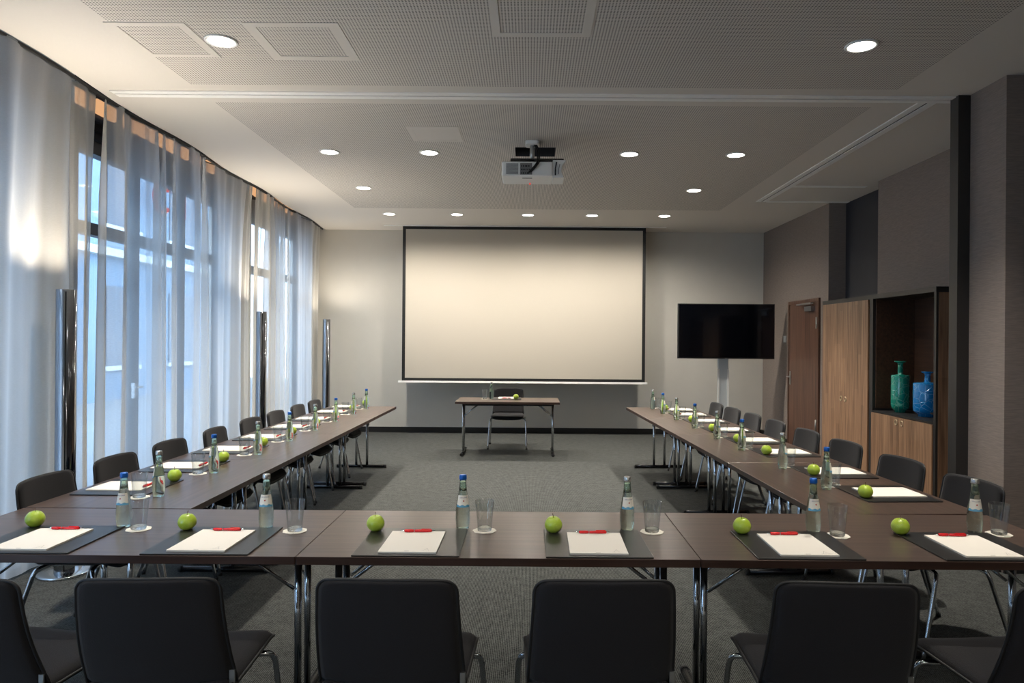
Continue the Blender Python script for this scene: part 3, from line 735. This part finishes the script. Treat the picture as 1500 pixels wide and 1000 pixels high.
for k, (x, d, a) in enumerate(rowp):
    w = ['cut off at the left photo edge', 'second from the left', 'third from the left', 'fourth from the left', 'second from the right', 'cut off at the right photo edge'][k]
    place(ch, (x, d*K-.01, 0), math.radians(a), 'black chair seen from behind in the front row, '+w, 'black chairs with backs to the camera')
lc = [4.06, 4.74, 5.45, 6.25, 7.03, 7.73, 8.47, 9.12]
for k, d in enumerate(lc):
    place(ch, (-2.255, d*K, 0), -PI/2+math.radians(random.uniform(-3, 3)), 'black upholstered chair on the window side, %s from the camera' % ORD[k], 'black chairs along the left arm')
rc = [4.13, 4.87, 5.68, 6.42, 7.17, 7.83, 8.50, 9.15]
for k, d in enumerate(rc):
    place(ch, (2.13-.0345*(d-3.76), d*K, 0), PI/2+RANG+math.radians((6 if k < 3 else 2)+random.uniform(-2, 2)), 'dark upholstered chair on the cabinet side, %s from the camera' % ORD[k], 'dark chairs along the right arm')
place(ch, (-.31, 11.42*K, 0), PI, 'dark upholstered chair behind the single table by the screen')

# ------------------------------------------------------------------ tableware prototypes
BP = [(.0, .004), (.018, .003), (.0255, .0), (.0272, .006), (.0276, .0135), (.0305, .030), (.0315, .0435), (.0310, .0585), (.0300, .080), (.0285, .0975), (.0245, .125), (.0205, .150), (.0182, .158), (.0158, .180), (.0143, .200), (.0138, .212), (.0150, .214), (.0150, .219), (.0135, .2235), (.0, .2236)]
def rad_at(z):
    for (r0, z0), (r1, z1) in zip(BP[4:], BP[5:]):
        if z0 <= z <= z1: return r0+(r1-r0)*(z-z0)/(z1-z0)
    return .03
def text_verts(body, size):
    cu = bpy.data.curves.new('t', 'FONT'); cu.body = body; cu.size = size; cu.align_x = 'CENTER'; cu.resolution_u = 2
    o = bpy.data.objects.new('t', cu); me = o.to_mesh()
    vs = [v.co.copy() for v in me.vertices]; fs = [tuple(p.vertices) for p in me.polygons]
    o.to_mesh_clear(); bpy.data.objects.remove(o); bpy.data.curves.remove(cu); return vs, fs
def wrap(vs, zc, eps): # flat (x,y) -> on the label, facing -Y
    o_ = []
    for v in vs:
        z = zc+v.y; r = rad_at(z)+eps; a = v.x/r; o_.append((r*math.sin(a), -r*math.cos(a), z))
    return o_
def make_bottle(capmat, cname):
    t = thing('water_bottle', '', 'bottle')
    g_ = MB().lathe(BP[1:-1], 28)
    cav = [(.0, .165), (.0135, .166), (.0125, .185), (.0118, .200), (.0115, .220), (.0, .221)]
    g_.lathe(cav[1:-1][::-1], 20)
    g_.build('glass_body', M['bottle'], t)
    MB().lathe([(.0160, .214), (.0166, .217), (.0160, .230), (.0145, .2345), (.010, .2355)], 24, fn=lambda a: 1+.02*math.cos(20*a)).build('crown_cap', capmat, t)
    # paper label wrapping the shoulder
    lb = MB(); n = 22; half = 1.25
    rings = [.100, .106, .112, .120, .130, .140, .148]
    vs = []
    for z in rings:
        for k in range(n+1):
            a = -half+2*half*k/n; r = rad_at(z)+.0006; vs.append((r*math.sin(a), -r*math.cos(a), z))
    fs = []; 
    for j in range(len(rings)-1):
        for k in range(n): fs.append((j*(n+1)+k, j*(n+1)+k+1, (j+1)*(n+1)+k+1, (j+1)*(n+1)+k))
    lb.add(vs, fs, 0, True); lab = lb.build('label', M['label'], t)
    bw_ = MB(); vs = []
    for k in range(n+1):
        a = -half+2*half*k/n
        for z in (.0975, .1065+.0022*math.sin(k*.85)):
            r = rad_at(z)+.0011; vs.append((r*math.sin(a), -r*math.cos(a), z))
    bw_.add(vs, [(2*k, 2*k+2, 2*k+3, 2*k+1) for k in range(n)], 0, True).build('blue_wave', M['label_blue'], lab)
    tv_, tf = text_verts('GEROLSTEINER', .0062); w_ = max(v.x for v in tv_)-min(v.x for v in tv_); s_ = .036/w_
    tv_ = [Vector((v.x*s_, v.y*1.1, 0)) for v in tv_]
    MB().add(wrap(tv_, .1365, .0013), tf).build('label_text', M['label_text'], lab)
    em = [Vector((.0042*math.cos(PI*k/4+.39)*(1 if k % 2 else .7), .0042*math.sin(PI*k/4+.39)*(1 if k % 2 else .7), 0)) for k in range(8)]
    MB().add(wrap(em, .125, .0013), [tuple(range(8))]).build('emblem', M['label_red'], lab)
    return t
bot_b = make_bottle(M['cap_blue'], 'blue'); bot_s = make_bottle(M['cap_silver'], 'silver')
def make_tumbler():
    t = thing('water_glass', '', 'glass')
    pr = [(.0308, .0135), (.0415, .129), (.0412, .1302), (.0403, .129), (.0296, .0140)]
    MB().lathe([(.0285, 0), (.0298, .001), (.0304, .004), (.0312, .013), (.0285, .0145)], 32).build('thick_base', M['tumbler_base'], t)
    MB().lathe(pr, 32, cap0=False, cap1=False).build('glass_body', M['tumbler'], t); return t
tum = make_tumbler()
def make_coaster():
    o = MB().lathe([(.050, 0), (.050, .0016)], 48, smooth=False, fn=lambda a: 1+.035*math.cos(8*a)).build('coaster', M['coaster'])
    o['category'] = 'coaster'
    MB().box(-.016, .016, -.0445, -.0405, .0015, .0018).build('printed_band', M['print'], o)
    return o
coa = make_coaster()
def make_apple():
    t = thing('green_apple', '', 'apple'); R = .037; pr = []
    for k in range(19):
        th = PI*k/18; c, s_ = math.cos(th), math.sin(th)
        r = R*s_*(1+.10*c*-1*-1); z = R*1.0*(-c)
        # dimples top and bottom
        z_ = z + (.011*math.exp(-(r/.010)**2) if k < 6 else 0) - (.012*math.exp(-(r/.011)**2) if k > 12 else 0)
        rr = r*(1.02-.10*max(0, c)); pr.append((max(rr, .0006), z_))
    zm = min(p[1] for p in pr); pr = [(r, z-zm) for r, z in pr]
    MB().lathe(pr, 32, fn=lambda a: 1+.018*math.cos(5*a)).build('apple_flesh', M['apple'], t)
    zt_ = pr[-1][1]
    MB().tube([(0, 0, zt_-.002), (.001, .0, zt_+.010), (.004, .001, zt_+.021)], [.0012, .0011, .0018], 6).build('stem', M['stem'], t)
    return t
app = make_apple()
def make_mat():
    o = MB().rbox(-.205, .205, -.198, .198, 0, .0055, .004, 3, b=.0015).build('desk_mat', M['leather']); o['category'] = 'desk mat'
    return o
dmat = make_mat()
def make_pad():
    o = MB().box(-.112, .112, -.148, .148, 0, .0060).build('writing_pad', M['paper']); o['category'] = 'writing pad'
    m_ = MB(); L_ = [((.058, -.130), (.070, -.100)), ((.070, -.100), (.082, -.132)), ((.050, -.131), (.096, -.128)), ((.068, -.098), (.073, -.098)), ((.062, -.119), (.076, -.117))]
    for (xa, ya), (xb, yb_) in L_:
        d_ = Vector((xb-xa, yb_-ya, 0)).normalized()*.0005; nn = Vector((-d_.y, d_.x, 0))
        m_.add([(xa-nn.x, ya-nn.y, .0063), (xb-nn.x, yb_-nn.y, .0063), (xb+nn.x, yb_+nn.y, .0063), (xa+nn.x, ya+nn.y, .0063)], [(0,1,2,3)])
    m_.build('printed_sketch', M['print'], o)
    MB().box(-.012, .006, -.138, -.135, .0058, .0063).build('printed_line', M['print'], o)
    return o
pad = make_pad()
def make_pen():
    t = thing('ballpoint_pen', '', 'pen')
    def ax(pr, n=14):
        mb = MB(); mb.lathe(pr, n); mb.v = [(z, y, x+.0062) for x, y, z in mb.v]; return mb
    ax([(.0045, -.056), (.0060, -.052), (.0062, -.030), (.0052, -.016)]).build('grip', M['red'], t)
    ax([(.0052, -.0135), (.0058, .01), (.0060, .04), (.0055, .058)]).build('barrel', M['red'], t)
    ax([(.0056, -.016), (.0058, -.0148), (.0056, -.0135)]).build('ring', M['chrome'], t)
    ax([(.0008, -.072), (.0030, -.062), (.0042, -.056)]).build('tip', M['chrome'], t)
    ax([(.0030, .058), (.0030, .069), (.0022, .071)]).build('clicker', M['chrome'], t)
    MB().box(.015, .055, -.0020, .0020, .0120, .0145).build('clip', M['red'], t)
    return t
pen = make_pen()

def setting(cx, cy, rz, cap, where, grp, app_=(-.17, .148), bot=(.165, .209), gla=(.27, .18), jitter=True, penrot=0):
    ca, sa = math.cos(rz), math.sin(rz)
    def W(u, v): return (cx+u*ca-v*sa, cy+u*sa+v*ca)
    j = (lambda a: random.uniform(-a, a)) if jitter else (lambda a: 0)
    z = TZ
    place(dmat, (cx, cy, z), rz+math.radians(j(.8)), 'black leather desk mat '+where, 'black desk mats '+grp)
    px, py = W(.002+j(.004), -.022); place(pad, (px, py, z+.0055), rz+math.radians(j(1.2)), 'white writing pad '+where, 'white writing pads '+grp)
    px, py = W(.0+j(.004), .108); place(pen, (px, py, z+.0117), rz+math.radians(penrot+j(2)), 'red ballpoint pen '+where, 'red pens '+grp)
    px, py = W(*app_); inm = abs(app_[0]) < .195 and abs(app_[1]) < .19
    place(app, (px, py, z+(.0055 if inm else 0)), random.uniform(0, 6), 'green apple '+where, 'green apples '+grp)
    px, py = W(*bot); inm = abs(bot[0]) < .2 and abs(bot[1]) < .19
    place(bot_b if cap == 'b' else bot_s, (px, py, z+(.0055 if inm else 0)), rz+math.radians(j(14)), 'water bottle with %s cap %s' % ('blue' if cap == 'b' else 'silver', where), 'water bottles '+grp)
    px, py = W(*gla); place(coa, (px, py, z), rz+random.uniform(-.3, .3), 'round white coaster '+where, 'white coasters '+grp)
    place(tum, (px, py, z+.0019), 0, 'empty water glass '+where, 'water glasses '+grp)

yrow = (2.955*K)+.198
RW = ['at the leftmost front row place', 'at the second front row place from left', 'at the third front row place from left', 'at the fourth front row place from left', 'at the fifth front row place from left', 'at the rightmost front row place']
front = [(-1.955, 'b', (-.175, .178), (.19, .21), (.28, .165)), (-1.27, 's', (-.19, .15), (.13, .20), (.27, .155)), (-.467, 'b', (-.186, .15), (.18, .218), (.278, .183)),
         (.272, 's', (-.165, .15), (.158, .205), (.263, .185)), (1.08, 'b', (-.165, .155), (.158, .20), (.24, .145)), (1.79, 's', (-.19, .165), (.16, .215), (.25, .19))]
for (x, cap, a, b, g), w in zip(front, RW): setting(x, yrow, 0, cap, w, 'of the front row', a, b, g)
lb_d = [4.06, 4.77, 5.54, 6.27, 7.02, 7.77, 8.55, 9.22]
for k, d in enumerate(lb_d):
    setting(-2.19, (d+.22)*K, -PI/2, 'sb'[k % 2], 'at the left arm, %s place from the camera' % ORD[k], 'of the left arm', (-.165, .165), (.20, .265), (.238, .185))
rb_d = [4.405, 5.095, 5.96, 6.65, 7.42, 8.20, 8.90, 9.50]
for k, d in enumerate(rb_d):
    setting(rx(d, .16), (d-.14)*K, PI/2+RANG, 'bs'[k % 2], 'at the right arm, %s place from the camera' % ORD[k], 'of the right arm', (-.11, .165), (.13, .265), (.21, .185))
setting(-.32, 10.98*K, PI, 's', 'on the single table before the screen', 'on the single table', (-.135, .12), (.21, .10), (.30, .10))

# ------------------------------------------------------------------ daylight
w = bpy.data.worlds.new('World'); scene.world = w; w.use_nodes = True
nt = w.node_tree; nt.nodes.clear()
bg = nt.nodes.new('ShaderNodeBackground'); ow = nt.nodes.new('ShaderNodeOutputWorld')
bg.inputs[0].default_value = (.52, .72, 1.0, 1); bg.inputs[1].default_value = 7.6
nt.links.new(bg.outputs[0], ow.inputs[0])
for a, b in bays:
    l = bpy.data.lights.new('window_portal', 'AREA'); l.shape = 'RECTANGLE'; l.size = (b-a)*K; l.size_y = 3.1; l.cycles.is_portal = True
    o = bpy.data.objects.new('window_portal', l); COL.objects.link(o); o.location = (WX-.1, (a+b)/2*K, 1.6)
    o.rotation_euler = (PI/2, 0, -PI/2)   # faces +X

# ------------------------------------------------------------------ camera
cam = bpy.data.cameras.new('Camera'); co = bpy.data.objects.new('Camera', cam); COL.objects.link(co)
cam.sensor_width = 36; cam.lens = 1040/1500*36; cam.shift_x = -26/1500; cam.shift_y = -2/1500; cam.clip_end = 200; cam.clip_start = .05
co.matrix_world = Matrix.Translation((0, 0, 1.565)) @ Matrix.Rotation(math.radians(-.44), 4, 'Y') @ Matrix.Rotation(PI/2, 4, 'X')
scene.camera = co
scene.view_settings.view_transform = 'Standard'; scene.view_settings.look = 'None'; scene.view_settings.gamma = 1
scene.view_settings.use_curve_mapping = False; scene.view_settings.exposure = 0.34
scene.cycles.max_bounces = 10; scene.cycles.transparent_max_bounces = 16; scene.cycles.transmission_bounces = 10; scene.cycles.glossy_bounces = 5; scene.cycles.diffuse_bounces = 5
scene.cycles.use_denoising = True; scene.cycles.sample_clamp_indirect = 6
